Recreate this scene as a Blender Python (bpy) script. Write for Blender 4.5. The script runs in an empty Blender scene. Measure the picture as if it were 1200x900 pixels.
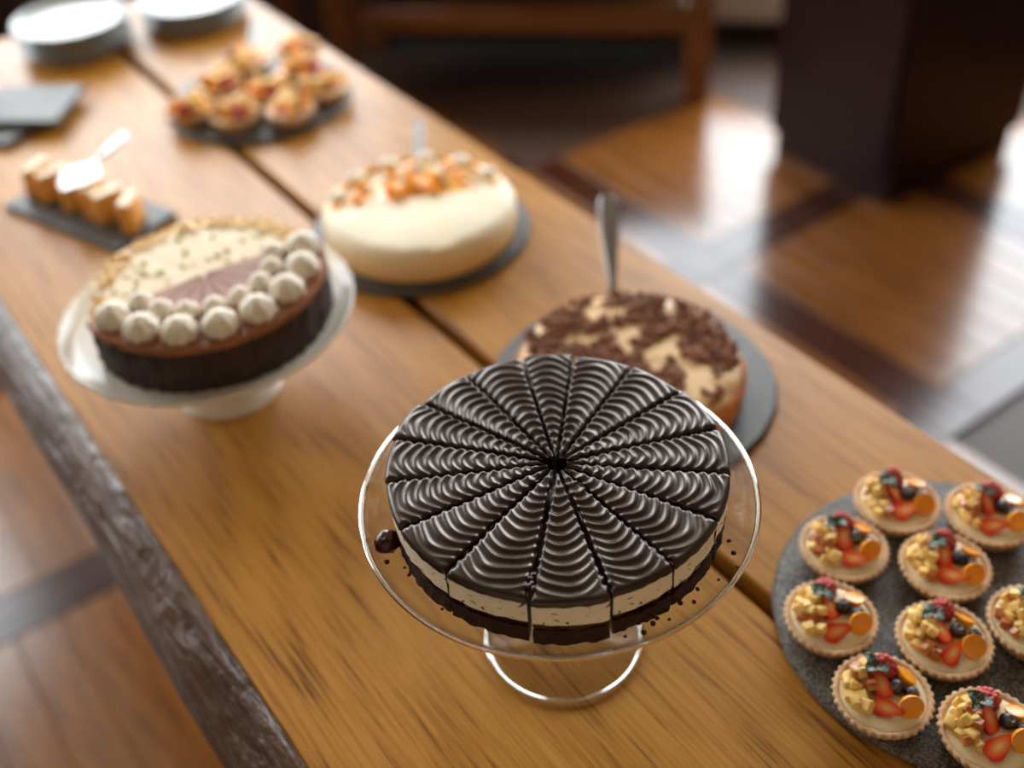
import bpy, math, random
from math import sin, cos, pi, radians, hypot, atan2, exp
from mathutils import Vector, Matrix, noise

C = bpy.context.scene.collection
SC = bpy.context.scene
TT = 0.75                       # table top height

# ------------------------------------------------------------------ camera
cam_d = bpy.data.cameras.new('camera')
cam = bpy.data.objects.new('camera', cam_d); C.objects.link(cam); SC.camera = cam
cx, cu, cf = Vector((0.8067, -0.58828, -0.05625)), Vector((0.41909, 0.50236, 0.75631)), Vector((0.41666, 0.63369, -0.65179))
m = Matrix.Identity(4)
for i in range(3):
    m[i][0], m[i][1], m[i][2] = cx[i], cu[i], -cf[i]
m[2][3] = TT + 0.82
cam.matrix_world = m
cam_d.sensor_width = 36.0
cam_d.lens = 1305 / 1200 * 36
cam_d.clip_start = 0.02
cam_d.dof.use_dof = True
cam_d.dof.focus_distance = 0.815
cam_d.dof.aperture_fstop = 2.0

# ------------------------------------------------------------------ world, windows light, exposure
W = bpy.data.worlds.new('overcast_sky'); SC.world = W; W.use_nodes = True
bg = W.node_tree.nodes['Background']
bg.inputs[0].default_value = (0.88, 0.95, 1.0, 1)
bg.inputs[1].default_value = 6.0
SC.view_settings.view_transform = 'Standard'
SC.view_settings.look = 'None'
SC.view_settings.exposure = 0.78
SC.view_settings.gamma = 1.0
SC.view_settings.use_curve_mapping = False
SC.cycles.use_denoising = True
SC.cycles.max_bounces = 12
SC.cycles.transmission_bounces = 12
SC.cycles.blur_glossy = 0.5
SC.cycles.sample_clamp_indirect = 8.0

NRM = Vector((0.70711, 0.70711, 0)); TAN = Vector((0.70711, -0.70711, 0))     # room axes, at 45 degrees to the table
UF, UN, WL, WR, ZC = 3.54, -2.7, -3.2, 3.4, 3.3      # far / near / left / right wall planes and ceiling


def R(u, w, z=0.0):
    v = NRM * u + TAN * w
    return Vector((v.x, v.y, z))


def portal(name, c, inward, wid, hei):
    l = bpy.data.lights.new(name, 'AREA'); l.shape = 'RECTANGLE'; l.size = wid; l.size_y = hei
    l.cycles.is_portal = True
    o = bpy.data.objects.new(name, l); C.objects.link(o)
    o.location = c
    o.rotation_euler = (-Vector(inward)).to_track_quat('Z', 'Y').to_euler()


# window openings: (along0, along1, z0, z1)
FAR_WINDOWS = [(-2.95, -1.0, 0.95, 3.15), (-0.36, 1.85, 0.22, 3.0)]
LEFT_WINDOWS = [(0.95, 1.5, 1.0, 2.6), (1.8, 3.25, 1.0, 3.1)]
for a, b, z0, z1 in FAR_WINDOWS:
    portal('sky_portal', R(UF + 0.22, (a + b) / 2, (z0 + z1) / 2), -NRM, b - a, z1 - z0)
for a, b, z0, z1 in LEFT_WINDOWS:
    portal('sky_portal', R((a + b) / 2, WL - 0.22, (z0 + z1) / 2), TAN, b - a, z1 - z0)


# ------------------------------------------------------------------ materials
def lin(c):
    return tuple((x / 255 / 12.92 if x / 255 <= 0.04045 else ((x / 255 + 0.055) / 1.055) ** 2.4) for x in c) + (1.0,)


class Mat:
    def __init__(s, name, col=(200, 200, 200), rough=0.5, metal=0.0, **kw):
        s.m = bpy.data.materials.new(name); s.m.use_nodes = True
        s.t = s.m.node_tree; s.n = s.t.nodes; s.l = s.t.links
        s.b = s.n['Principled BSDF']
        s.b.inputs['Base Color'].default_value = lin(col)
        s.b.inputs['Roughness'].default_value = rough
        s.b.inputs['Metallic'].default_value = metal
        for k, v in kw.items():
            s.b.inputs[k.replace('_', ' ')].default_value = v

    def node(s, typ, **kw):
        n = s.n.new(typ)
        for k, v in kw.items():
            if hasattr(n, k): setattr(n, k, v)
            else: n.inputs[k].default_value = v
        return n

    def coord(s, scale=(1, 1, 1), which='Object', rot=(0, 0, 0)):
        tc = s.n.new('ShaderNodeTexCoord'); mp = s.n.new('ShaderNodeMapping')
        mp.inputs['Scale'].default_value = scale; mp.inputs['Rotation'].default_value = rot
        s.l.new(tc.outputs[which], mp.inputs['Vector'])
        return mp.outputs['Vector']

    def noise(s, vec, scale=5, detail=4, rough=0.5, dist=0.0):
        n = s.node('ShaderNodeTexNoise', Scale=scale, Detail=detail, Roughness=rough, Distortion=dist)
        s.l.new(vec, n.inputs['Vector'])
        return n.outputs['Fac']

    def ramp(s, fac, stops, const=False):
        n = s.n.new('ShaderNodeValToRGB'); e = n.color_ramp.elements
        if const: n.color_ramp.interpolation = 'CONSTANT'
        while len(e) < len(stops): e.new(0.5)
        for el, (p, c) in zip(e, stops):
            el.position = p; el.color = lin(c)
        s.l.new(fac, n.inputs['Fac'])
        return n.outputs['Color']

    def math(s, op, a, b=None):
        n = s.n.new('ShaderNodeMath'); n.operation = op
        for i, v in enumerate((a, b)):
            if v is None: continue
            if isinstance(v, (int, float)): n.inputs[i].default_value = v
            else: s.l.new(v, n.inputs[i])
        return n.outputs[0]

    def mix(s, fac, a, b, mode='MIX'):
        n = s.n.new('ShaderNodeMix'); n.data_type = 'RGBA'; n.blend_type = mode
        for k, v in ((0, fac), (6, a), (7, b)):
            if isinstance(v, (int, float)): n.inputs[k].default_value = v
            elif isinstance(v, tuple): n.inputs[k].default_value = lin(v)
            else: s.l.new(v, n.inputs[k])
        return n.outputs[2]

    def color(s, sock):
        s.l.new(sock, s.b.inputs['Base Color']); return s

    def bump(s, h, strength=0.3, dist=0.001):
        n = s.node('ShaderNodeBump', Strength=strength, Distance=dist)
        s.l.new(h, n.inputs['Height']); s.l.new(n.outputs[0], s.b.inputs['Normal']); return s

    def rough(s, sock):
        s.l.new(sock, s.b.inputs['Roughness']); return s


def plain(name, c, r=0.5, bump=None, var=None, scale=80, **kw):
    M_ = Mat(name, c, r, **kw)
    if bump or var:
        f = M_.noise(M_.coord(), scale, 4)
        if var: M_.color(M_.ramp(f, [(0.3, var), (0.7, c)]))
        if bump: M_.bump(f, bump)
    return M_.m


MT = {}


def oak(name, along, dark, mid, light, rough=0.42, bump=0.2, **kw):
    """oak: faint cathedral figure and long thin dark pores; the grain runs along `along` (0 = X, 1 = Y)"""
    q = Mat(name, mid, rough, **kw)
    sc = lambda a, b: (b, a, a) if along == 0 else (a, b, a)
    oi = q.n.new('ShaderNodeObjectInfo')
    add = q.n.new('ShaderNodeVectorMath'); add.operation = 'ADD'
    comb = q.n.new('ShaderNodeCombineXYZ')
    off = q.math('MULTIPLY', oi.outputs['Random'], 13.0)
    for i in range(3): q.l.new(off, comb.inputs[i])
    q.l.new(q.coord(sc(1, 0.09)), add.inputs[0]); q.l.new(comb.outputs[0], add.inputs[1])
    big = q.noise(add.outputs[0], 6, 2, 0.4, 0.15)
    bands = q.math('ABSOLUTE', q.math('SUBTRACT', q.math('FRACT', q.math('MULTIPLY', big, 14.0)), 0.5))
    pores = q.noise(q.coord(sc(1, 0.03)), 300, 3, 0.6, 0.1)
    fine = q.noise(q.coord(sc(1, 0.02)), 420, 2, 0.6)
    v = q.math('ADD', q.math('MULTIPLY', bands, 0.24), q.math('ADD', q.math('MULTIPLY', pores, 1.0), q.math('MULTIPLY', fine, 0.25)))
    col = q.ramp(v, [(0.47, dark), (0.60, mid), (0.82, light)])
    var = q.noise(q.coord(sc(1, 0.4)), 4.0, 2)
    hs = q.n.new('ShaderNodeHueSaturation'); q.l.new(col, hs.inputs['Color'])
    q.l.new(q.math('ADD', 0.66, q.math('ADD', q.math('MULTIPLY', var, 0.45), q.math('MULTIPLY', oi.outputs['Random'], 0.26))), hs.inputs['Value'])
    q.color(hs.outputs[0])
    q.bump(v, bump, 0.0008)
    return q.m


MT['table'] = oak('oiled_oak', 1, (98, 56, 12), (170, 112, 36), (192, 134, 54), 0.36, 0.10, IOR=1.38)
MT['parquet_y'] = oak('parquet_oak', 1, (62, 34, 10), (108, 62, 19), (134, 82, 30), 0.19, 0.01, IOR=1.6)
MT['parquet_strip'] = oak('dark_parquet_strip', 1, (34, 15, 8), (52, 24, 12), (68, 34, 18), 0.18, 0.03, IOR=1.5)
MT['parquet_strip_x'] = oak('dark_parquet_strip_cross', 0, (34, 15, 8), (52, 24, 12), (68, 34, 18), 0.18, 0.03, IOR=1.5)
MT['console'] = oak('console_wood', 0, (58, 28, 10), (98, 54, 22), (126, 76, 36), 0.4)
MT['cabinet'] = oak('dark_mahogany', 1, (20, 7, 5), (32, 12, 8), (44, 18, 12), 0.3, 0.02, IOR=1.22)

q = Mat('bark_edge', (90, 78, 72), 0.24)
f1 = q.noise(q.coord((1, 0.12, 1)), 60, 5, 0.6); f2 = q.noise(q.coord((1, 0.5, 1)), 22, 4, 0.6)
q.color(q.mix(f2, q.ramp(f1, [(0.3, (54, 36, 28)), (0.65, (128, 96, 76))]), (92, 66, 50))); q.bump(q.math('ADD', f1, q.math('MULTIPLY', f2, 0.6)), 1.0, 0.012)
MT['bark'] = q.m

q = Mat('slate', (58, 58, 58), 0.45)
f1 = q.noise(q.coord(), 220, 3, 0.7); f2 = q.noise(q.coord(), 16, 4)
q.color(q.mix(q.math('MULTIPLY', f1, 0.9), q.ramp(f2, [(0.35, (40, 41, 43)), (0.65, (74, 73, 72))]), (96, 92, 86)))
q.bump(f1, 0.5, 0.0012); MT['slate'] = q.m
q = Mat('sugar_dusted_slate', (70, 70, 68), 0.5)
f1 = q.noise(q.coord(), 420, 3, 0.75); f2 = q.noise(q.coord(), 14, 4)
q.color(q.mix(q.ramp(f1, [(0.44, (0, 0, 0)), (0.66, (220, 220, 220))]), q.ramp(f2, [(0.35, (38, 38, 39)), (0.65, (66, 64, 61))]), (178, 170, 160)))
q.bump(f1, 0.6, 0.0012); MT['slate_dusted'] = q.m

q = Mat('clear_glass')
lw = q.node('ShaderNodeLayerWeight', Blend=0.5)
tr = q.n.new('ShaderNodeBsdfTransparent'); tr.inputs['Color'].default_value = (0.975, 0.98, 0.975, 1)
gl = q.n.new('ShaderNodeBsdfGlossy'); gl.inputs['Roughness'].default_value = 0.02
mx = q.n.new('ShaderNodeMixShader')
q.l.new(q.math('ADD', q.math('MULTIPLY', q.math('POWER', lw.outputs['Facing'], 4.0), 0.85), 0.06), mx.inputs[0])
q.l.new(tr.outputs[0], mx.inputs[1]); q.l.new(gl.outputs[0], mx.inputs[2])
q.l.new(mx.outputs[0], q.n['Material Output'].inputs['Surface'])
MT['glass'] = q.m
MT['solid_glass'] = plain('solid_glass', (255, 255, 255), 0.0, IOR=1.46, Transmission_Weight=1.0)
MT['ceramic'] = plain('white_ceramic', (226, 220, 208), 0.22)
MT['plate'] = plain('grey_white_porcelain', (180, 184, 182), 0.16)
MT['steel'] = plain('polished_steel', (150, 150, 150), 0.3, metal=1.0)
MT['dim_steel'] = plain('dimmed_steel', (130, 128, 126), 0.5, metal=1.0)  # duller steel copy; weaker window glare is put into colour and roughness
MT['white_wall'] = plain('painted_plaster', (150, 130, 104), 0.8)
MT['brown_wall'] = plain('brown_plaster', (214, 192, 160), 0.8)
MT['white_frame'] = plain('white_paint', (226, 222, 216), 0.4)
MT['ceiling'] = plain('ceiling_plaster', (150, 130, 104), 0.85)
MT['wainscot'] = plain('dark_wainscot', (40, 18, 11), 0.35)
MT['baseboard'] = plain('dark_baseboard', (34, 18, 12), 0.4)
MT['subfloor'] = plain('subfloor', (60, 34, 16), 0.5)

MT['glaze'] = plain('dark_chocolate_glaze', (40, 23, 15), 0.30, IOR=1.58, Specular_Tint=(1.0, 0.86, 0.74, 1))
MT['smear_shade'] = plain('smeared_shaded_cut', (30, 15, 12), 0.4, bump=0.6, scale=300)  # dark smear on the cut faces also paints in the shade between slices
q = Mat('cream_with_cherry', (226, 212, 182), 0.5)
f = q.noise(q.coord((1, 1, 1.6)), 130, 2, 0.5, 0.6)
q.color(q.mix(q.ramp(f, [(0.655, (0, 0, 0)), (0.675, (255, 255, 255))]), (246, 234, 210), (128, 22, 14)))
q.bump(q.noise(q.coord(), 260, 3), 0.3); MT['cream_layer'] = q.m
MT['jam'] = plain('cherry_jam', (40, 6, 6), 0.16, bump=0.4, scale=150)
MT['sponge'] = plain('chocolate_sponge', (62, 32, 22), 0.85, bump=1.0, var=(34, 16, 11), scale=330)
MT['cherry'] = plain('cherry_flesh', (84, 10, 10), 0.2, bump=0.6, var=(40, 6, 6), scale=120)
MT['crumb'] = plain('chocolate_crumb', (84, 36, 26), 0.8)

MT['crust'] = plain('tart_shell', (230, 194, 154), 0.7, bump=0.5, var=(210, 168, 124), scale=240)
MT['custard'] = plain('custard', (250, 234, 190), 0.35)
MT['cube_yellow'] = plain('yellow_fruit', (255, 218, 140), 0.5, var=(252, 196, 96), scale=120, Subsurface_Weight=0.15)
MT['cube_brown'] = plain('caramelised_fruit', (226, 146, 60), 0.28, var=(150, 56, 26), scale=90)
MT['physalis'] = plain('orange_physalis', (255, 172, 44), 0.25, var=(252, 156, 32), scale=50)
MT['berry_skin'] = plain('strawberry_skin', (206, 32, 14), 0.25, bump=0.4, scale=400)
q = Mat('strawberry_flesh', (236, 96, 48), 0.3)
tc = q.n.new('ShaderNodeTexCoord'); mp = q.n.new('ShaderNodeMapping'); mp.inputs['Scale'].default_value = (52, 105, 62)
q.l.new(tc.outputs['Object'], mp.inputs['Vector'])
ln = q.n.new('ShaderNodeVectorMath'); ln.operation = 'LENGTH'; q.l.new(mp.outputs[0], ln.inputs[0])
q.color(q.ramp(ln.outputs['Value'], [(0.0, (250, 200, 140)), (0.34, (246, 130, 62)), (0.62, (232, 56, 18)), (1.0, (206, 28, 10))]))
MT['berry_flesh'] = q.m
MT['raspberry'] = plain('sugared_raspberry', (214, 92, 84), 0.5, var=(176, 30, 30), scale=120)
q = Mat('sugared_blueberry', (32, 34, 46), 0.4)
tc = q.n.new('ShaderNodeTexCoord'); sx = q.n.new('ShaderNodeSeparateXYZ'); q.l.new(tc.outputs['Object'], sx.inputs[0])
f = q.math('ADD', q.math('MULTIPLY', sx.outputs[2], 60), q.math('MULTIPLY', q.noise(q.coord(), 500, 2), 0.5))
q.color(q.ramp(f, [(0.45, (26, 27, 38)), (0.85, (176, 174, 178))])); MT['blueberry'] = q.m
q = Mat('sugared_mint', (40, 74, 52), 0.5)
f = q.noise(q.coord(), 420, 3); q.color(q.ramp(f, [(0.48, (30, 62, 40)), (0.72, (158, 172, 160))])); q.bump(f, 0.5); MT['mint'] = q.m

MT['choc_top'] = plain('milk_chocolate_cream', (164, 104, 66), 0.5, bump=0.15, var=(144, 88, 54), scale=60)
MT['choc_side'] = plain('dark_chocolate_crumb_side', (70, 40, 30), 0.6, bump=1.0, var=(18, 9, 8), scale=120)
MT['whip'] = plain('whipped_cream', (236, 224, 204), 0.5)
MT['choc_piece'] = plain('chocolate_piece', (50, 28, 20), 0.35)
MT['butter'] = plain('buttercream', (240, 222, 188), 0.55, bump=0.3, var=(236, 210, 168), scale=40)
MT['almond'] = plain('toasted_almond', (246, 206, 140), 0.6)
MT['pistachio'] = plain('pistachio', (206, 196, 130), 0.6)
q = Mat('baked_cheesecake', (244, 228, 196), 0.5)
sx = q.n.new('ShaderNodeSeparateXYZ'); tc = q.n.new('ShaderNodeTexCoord'); q.l.new(tc.outputs['Object'], sx.inputs[0])
f = q.math('ADD', q.math('MULTIPLY', sx.outputs[2], 12.0), q.math('MULTIPLY', q.noise(q.coord(), 20, 3), 0.35))
q.color(q.ramp(f, [(0.25, (240, 202, 138)), (0.60, (246, 226, 182)), (0.82, (246, 232, 204))])); MT['cheese'] = q.m
MT['orange_glaze'] = plain('apricot_glaze', (250, 190, 84), 0.25, var=(244, 164, 50), scale=40)
MT['pale_fruit'] = plain('pale_peach', (250, 214, 150), 0.35)
q = Mat('baked_crust', (206, 124, 50), 0.4)
f = q.noise(q.coord(), 50, 4); q.color(q.ramp(f, [(0.36, (150, 74, 22)), (0.6, (214, 138, 62))])); q.bump(f, 0.4, 0.003); MT['baked'] = q.m
MT['nut_cream'] = plain('nut_cream', (236, 196, 140), 0.5, bump=0.4, var=(222, 172, 108), scale=60)
MT['flake'] = plain('chocolate_flake', (150, 90, 50), 0.8, var=(104, 58, 30), scale=60)
MT['pastry'] = plain('golden_pastry', (240, 182, 92), 0.5, var=(226, 146, 56), scale=50, bump=0.5)
MT['icing'] = plain('pale_icing', (244, 222, 178), 0.4)


# ------------------------------------------------------------------ mesh helpers
class MB:
    def __init__(s): s.v = []; s.f = []; s.mi = []

    def add(s, vs, fs, mat=0, M=None):
        o = len(s.v)
        s.v += [tuple(M @ Vector(p)) for p in vs] if M else [tuple(p) for p in vs]
        s.f += [tuple(i + o for i in f) for f in fs]; s.mi += [mat] * len(fs)
        return s

    def box(s, x0, x1, y0, y1, z0, z1, M=None, mat=0, b=0.0):
        if b <= 0:
            vs = [(x, y, z) for z in (z0, z1) for y in (y0, y1) for x in (x0, x1)]
            return s.add(vs, [(0, 2, 3, 1), (4, 5, 7, 6), (0, 1, 5, 4), (2, 6, 7, 3), (0, 4, 6, 2), (1, 3, 7, 5)], mat, M)
        vs = []; fs = []
        rings = [(z0, b), (z0 + b, 0), (z1 - b, 0), (z1, b)]
        for z, i in rings:
            vs += [(x0 + b, y0 + i, z), (x1 - b, y0 + i, z), (x1 - i, y0 + b, z), (x1 - i, y1 - b, z), (x1 - b, y1 - i, z), (x0 + b, y1 - i, z), (x0 + i, y1 - b, z), (x0 + i, y0 + b, z)]
        for k in range(3):
            for j in range(8):
                fs.append((k * 8 + j, k * 8 + (j + 1) % 8, k * 8 + 8 + (j + 1) % 8, k * 8 + 8 + j))
        fs += [tuple(range(7, -1, -1)), tuple(range(24, 32))]
        return s.add(vs, fs, mat, M)

    def lathe(s, prof, n=48, mat=0, M=None, mod=None, a0=0.0, a1=2 * pi):
        full = abs(a1 - a0 - 2 * pi) < 1e-6
        cols = n if full else n + 1
        vs = []; fs = []; P = len(prof)
        for j in range(cols):
            a = a0 + (a1 - a0) * j / n
            for k, (r, z) in enumerate(prof):
                rr, zz = (mod(r, z, a, k) if mod else (r, z))
                vs.append((rr * cos(a), rr * sin(a), zz))
        for j in range(n):
            j2 = (j + 1) % cols
            for k in range(P - 1):
                fs.append((j * P + k, j2 * P + k, j2 * P + k + 1, j * P + k + 1))
        if not full:
            fs.append(tuple(range(P))); fs.append(tuple(range(n * P + P - 1, n * P - 1, -1)))
        return s.add(vs, fs, mat, M)

    def blob(s, rx, ry, rz, nu=10, nv=8, M=None, mat=0, fn=None):
        vs = [(0, 0, -rz)]; fs = []
        for i in range(1, nv):
            t = -pi / 2 + pi * i / nv
            for j in range(nu):
                a = 2 * pi * j / nu
                p = Vector((rx * cos(t) * cos(a), ry * cos(t) * sin(a), rz * sin(t)))
                vs.append(fn(p) if fn else p)
        vs.append((0, 0, rz)); L = len(vs) - 1
        for j in range(nu):
            fs.append((0, 1 + (j + 1) % nu, 1 + j)); fs.append((L, L - nu + j, L - nu + (j + 1) % nu))
        for i in range(nv - 2):
            for j in range(nu):
                a = 1 + i * nu; fs.append((a + j, a + (j + 1) % nu, a + nu + (j + 1) % nu, a + nu + j))
        return s.add(vs, fs, mat, M)

    def mesh(s, name, mats, smooth=True, angle=40):
        me = bpy.data.meshes.new(name); me.from_pydata(s.v, [], s.f)
        for mt in (mats if isinstance(mats, (list, tuple)) else [mats]): me.materials.append(mt)
        if any(s.mi): me.polygons.foreach_set('material_index', s.mi)
        if smooth:
            me.polygons.foreach_set('use_smooth', [True] * len(me.polygons))
            if angle < 180: me.set_sharp_from_angle(angle=radians(angle))
        me.validate(); me.update()
        return me


def link(name, me, parent=None, loc=(0, 0, 0), rot=(0, 0, 0), scale=None, **props):
    o = bpy.data.objects.new(name, me); C.objects.link(o)
    o.location = loc; o.rotation_euler = rot
    if scale: o.scale = scale if not isinstance(scale, (int, float)) else (scale,) * 3
    if parent: o.parent = parent
    for k, v in props.items(): o[k] = v
    return o


def obj(name, mb, mat, parent=None, loc=(0, 0, 0), rot=(0, 0, 0), smooth=True, angle=40, **props):
    return link(name, mb.mesh(name, mat, smooth, angle), parent, loc, rot, **props)


def thing(name, label, cat, loc=(0, 0, 0), rotz=0.0, group=None, me=None):
    o = link(name, me, None, loc, (0, 0, rotz), label=label, category=cat)
    if group: o['group'] = group
    return o


def T(x, y, z, rz=0, rx=0, ry=0, s=1.0):
    return Matrix.Translation((x, y, z)) @ Matrix.Rotation(rz, 4, 'Z') @ Matrix.Rotation(ry, 4, 'Y') @ Matrix.Rotation(rx, 4, 'X') @ Matrix.Scale(s, 4)


def ns(x, y, z=0.0, s=1.0):
    return noise.noise(Vector((x * s, y * s, z * s)))


def room_box(mb, u0, u1, w0, w1, z0, z1):
    vs = [R(u, w, z) for z in (z0, z1) for w in (w0, w1) for u in (u0, u1)]
    # (u,w,z) is left-handed, so the faces run the other way round
    return mb.add(vs, [(1, 3, 2, 0), (6, 7, 5, 4), (4, 5, 1, 0), (3, 7, 6, 2), (2, 6, 4, 0), (5, 7, 3, 1)])


def structure(name, mb, mat, parent=None, **kw):
    o = obj(name, mb, mat, parent, smooth=False, **kw)
    if not parent: o['kind'] = 'structure'
    return o


# ------------------------------------------------------------------ the room
mb = MB(); room_box(mb, UN, UF + 0.2, WL - 0.2, WR, -0.12, -0.012)
floor = structure('floor', mb, MT['subfloor'])
# parquet squares framed by dark strips; strips lie along the table's own axes
PER, SW = 0.70, 0.11
S0, T0 = 1.575, 1.535         # a strip starts at each of these, every PER
random.seed(4)


def plank_mesh(name, lx, ly, mat):
    return MB().box(0, lx, 0, ly, -0.014, 0, b=0.0015).mesh(name, mat, False)


NP = 7
pw = (PER - SW) / NP
pm = [plank_mesh('plank', pw - 0.0012, PER - SW - 0.001, MT['parquet_y']) for _ in range(2)]
sm = plank_mesh('strip', SW - 0.001, PER - 0.001, MT['parquet_strip'])
smx = plank_mesh('strip', PER - SW - 0.001, SW - 0.001, MT['parquet_strip_x'])


def inside(x, y, mrg=0.0):
    p = Vector((x, y, 0)); u, w = p.dot(NRM), p.dot(TAN)
    return UN + mrg < u < UF - mrg and WL + mrg < w < WR - mrg


cells = []
for i in range(-4, 4):
    for j in range(-4, 6):
        x0, y0 = S0 + i * PER, T0 + j * PER
        xs, ys = (x0, x0 + PER), (y0, y0 + PER)
        if all(inside(x, y, 0.01) for x in xs for y in ys):
            dx, dy = x0 + PER / 2, y0 + PER / 2
            az = atan2(dx, dy)
            vis = (-0.45 < az < 1.25 and 0.3 < hypot(dx, dy) < 3.8)
            cells.append((0 if vis else 1, hypot(dx, dy), x0, y0))
cells.sort()
npl = 0
for vis, d, x0, y0 in cells:
    if vis or npl > 280: continue
    link('strip', sm, floor, (x0, y0, 0)); link('strip', smx, floor, (x0 + SW, y0, 0))
    for k in range(NP):
        link('plank', pm[k % 2], floor, (x0 + SW + k * pw, y0 + SW, random.uniform(-0.0006, 0.0)))
        npl += 1

WAINS = 0.92


def wall_pieces(wins, a0, a1, mk, z0=0.0, z1=ZC):
    """solid rectangles of a wall around its openings"""
    out = []; prev = a0
    for a, b, zz0, zz1 in sorted(wins):
        out.append((prev, a, z0, z1)); out.append((a, b, z0, zz0)); out.append((a, b, zz1, z1)); prev = b
    out.append((prev, a1, z0, z1))
    mb = MB()
    for p in out: mk(mb, *p)
    return mb


wf = structure('wall_far', wall_pieces(FAR_WINDOWS, WL - 0.2, WR + 0.2, lambda mb, a, b, z0, z1: room_box(mb, UF, UF + 0.2, a, b, z0, z1)), MT['white_wall'])
wl = structure('wall_left', wall_pieces(LEFT_WINDOWS, UN - 0.2, UF, lambda mb, a, b, z0, z1: room_box(mb, WL - 0.2, WL, 0, 0, 0, 0) if False else room_box(mb, a, b, WL - 0.2, WL, z0, z1)), MT['white_wall'])
structure('wall_right', room_box(MB(), UN - 0.2, UF, WR, WR + 0.2, 0, ZC), MT['white_wall'])
structure('wall_near', room_box(MB(), UN - 0.2, UN, WL, WR, 0, ZC), MT['brown_wall'])
structure('ceiling', room_box(MB(), UN - 0.2, UF + 0.2, WL - 0.2, WR + 0.2, ZC, ZC + 0.15), MT['ceiling'])
# dark wood wainscot boards left of the glazed door, on far and left wall
k = 0; w = WL + 0.02
while w < -0.42:
    e = min(w + 0.14, -0.40)
    structure('wainscot_board', room_box(MB(), UF - 0.018, UF, w, e - 0.004, 0.0, WAINS), MT['wainscot'], wf); w = e
u = UN + 0.02
while u < UF - 0.2:
    e = min(u + 0.28, UF - 0.03)
    if not any(a - 0.27 < u < b for a, b, _, _ in LEFT_WINDOWS): structure('wainscot_board', room_box(MB(), u, e - 0.004, WL, WL + 0.018, 0.0, WAINS - 0.05), MT['wainscot'], wl)
    u = e
structure('baseboard_far', room_box(MB(), UF - 0.025, UF, -0.40, WR, 0, 0.085), MT['baseboard'])


def window(name, far, a, b, z0, z1, cols, rows, bottom_rail=0.07):
    fr = MB(); fw = 0.07
    bx = (lambda p, q_, c, d, x=0.0: room_box(fr, UF + 0.04 + x, UF + 0.10 - x, p, q_, c, d)) if far else (lambda p, q_, c, d, x=0.0: room_box(fr, p, q_, WL - 0.10 + x, WL - 0.04 - x, c, d))
    bx(a, a + fw, z0, z1); bx(b - fw, b, z0, z1); bx(a + fw, b - fw, z1 - fw, z1); bx(a + fw, b - fw, z0, z0 + bottom_rail)
    o = structure(name, fr, MT['white_frame'])
    for c in range(1, cols):
        fr = MB(); x = a + (b - a) * c / cols
        bx(x - 0.03, x + 0.03, z0 + bottom_rail, z1 - fw, 0.005); structure('mullion', fr, MT['white_frame'], o)
    for r in range(1, rows):
        fr = MB(); z = z0 + (z1 - z0) * r / rows
        bx(a + fw, b - fw, z - 0.015, z + 0.015, 0.012); structure('glazing_bar', fr, MT['white_frame'], o)
    return o


window('window_1', True, *FAR_WINDOWS[0], 2, 2)
w2 = window('window_2', True, *FAR_WINDOWS[1], 2, 1)
structure('lower_panel', room_box(MB(), UF - 0.02, UF, -0.38, 1.8, 0.085, 0.235), MT['white_frame'], w2)
window('window_3', False, *LEFT_WINDOWS[0], 2, 2)
window('window_4', False, *LEFT_WINDOWS[1], 2, 2)

# ------------------------------------------------------------------ low console against the far wall
cons = thing('console_table', 'low brown wooden console with open lower shelf against the far wall', 'console', tuple(R(3.11, -0.56)), radians(-45))
# local: x along the wall, y towards the wall
mb = MB
L_, D_, H_ = 1.16, 0.40, 0.44
for sx_ in (-1, 1):
    for sy in (0, 1):
        x = sx_ * (L_ / 2 - 0.04); y = 0.04 if sy == 0 else D_ - 0.04
        obj('leg', MB().box(x - 0.04, x + 0.04, y - 0.035, y + 0.035, 0, H_ - 0.04, b=0.004), MT['console'], cons)
obj('lower_shelf', MB().box(-L_ / 2 + 0.08, L_ / 2 - 0.08, 0.015, D_ - 0.02, 0.205, 0.275, b=0.004), MT['console'], cons)
obj('table_top', MB().box(-L_ / 2 - 0.02, L_ / 2 + 0.02, -0.01, D_ + 0.005, H_ - 0.04, H_, b=0.006), MT['console'], cons)
obj('back_panel', MB().box(-L_ / 2 + 0.08, L_ / 2 - 0.08, D_ - 0.02, D_ - 0.005, 0.02, H_ - 0.04), MT['cabinet'], cons)
# neighbour: a wooden stool end by the console's left
st = thing('wooden_stool', 'reddish brown wooden stool beside the console, beyond the table corner', 'stool', tuple(R(3.0, -1.42)), radians(-45))
for sx_ in (-1, 1):
    for sy in (-1, 1):
        obj('leg', MB().box(sx_ * 0.15 - 0.03, sx_ * 0.15 + 0.03, sy * 0.15 - 0.03, sy * 0.15 + 0.03, 0, 0.42, b=0.004), MT['console'], st)
obj('seat', MB().box(-0.2, 0.2, -0.2, 0.2, 0.42, 0.46, b=0.008), MT['console'], st)
for sy in (-1, 1):
    obj('stretcher', MB().box(-0.12, 0.12, sy * 0.15 - 0.012, sy * 0.15 + 0.012, 0.15, 0.19), MT['console'], st)

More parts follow.
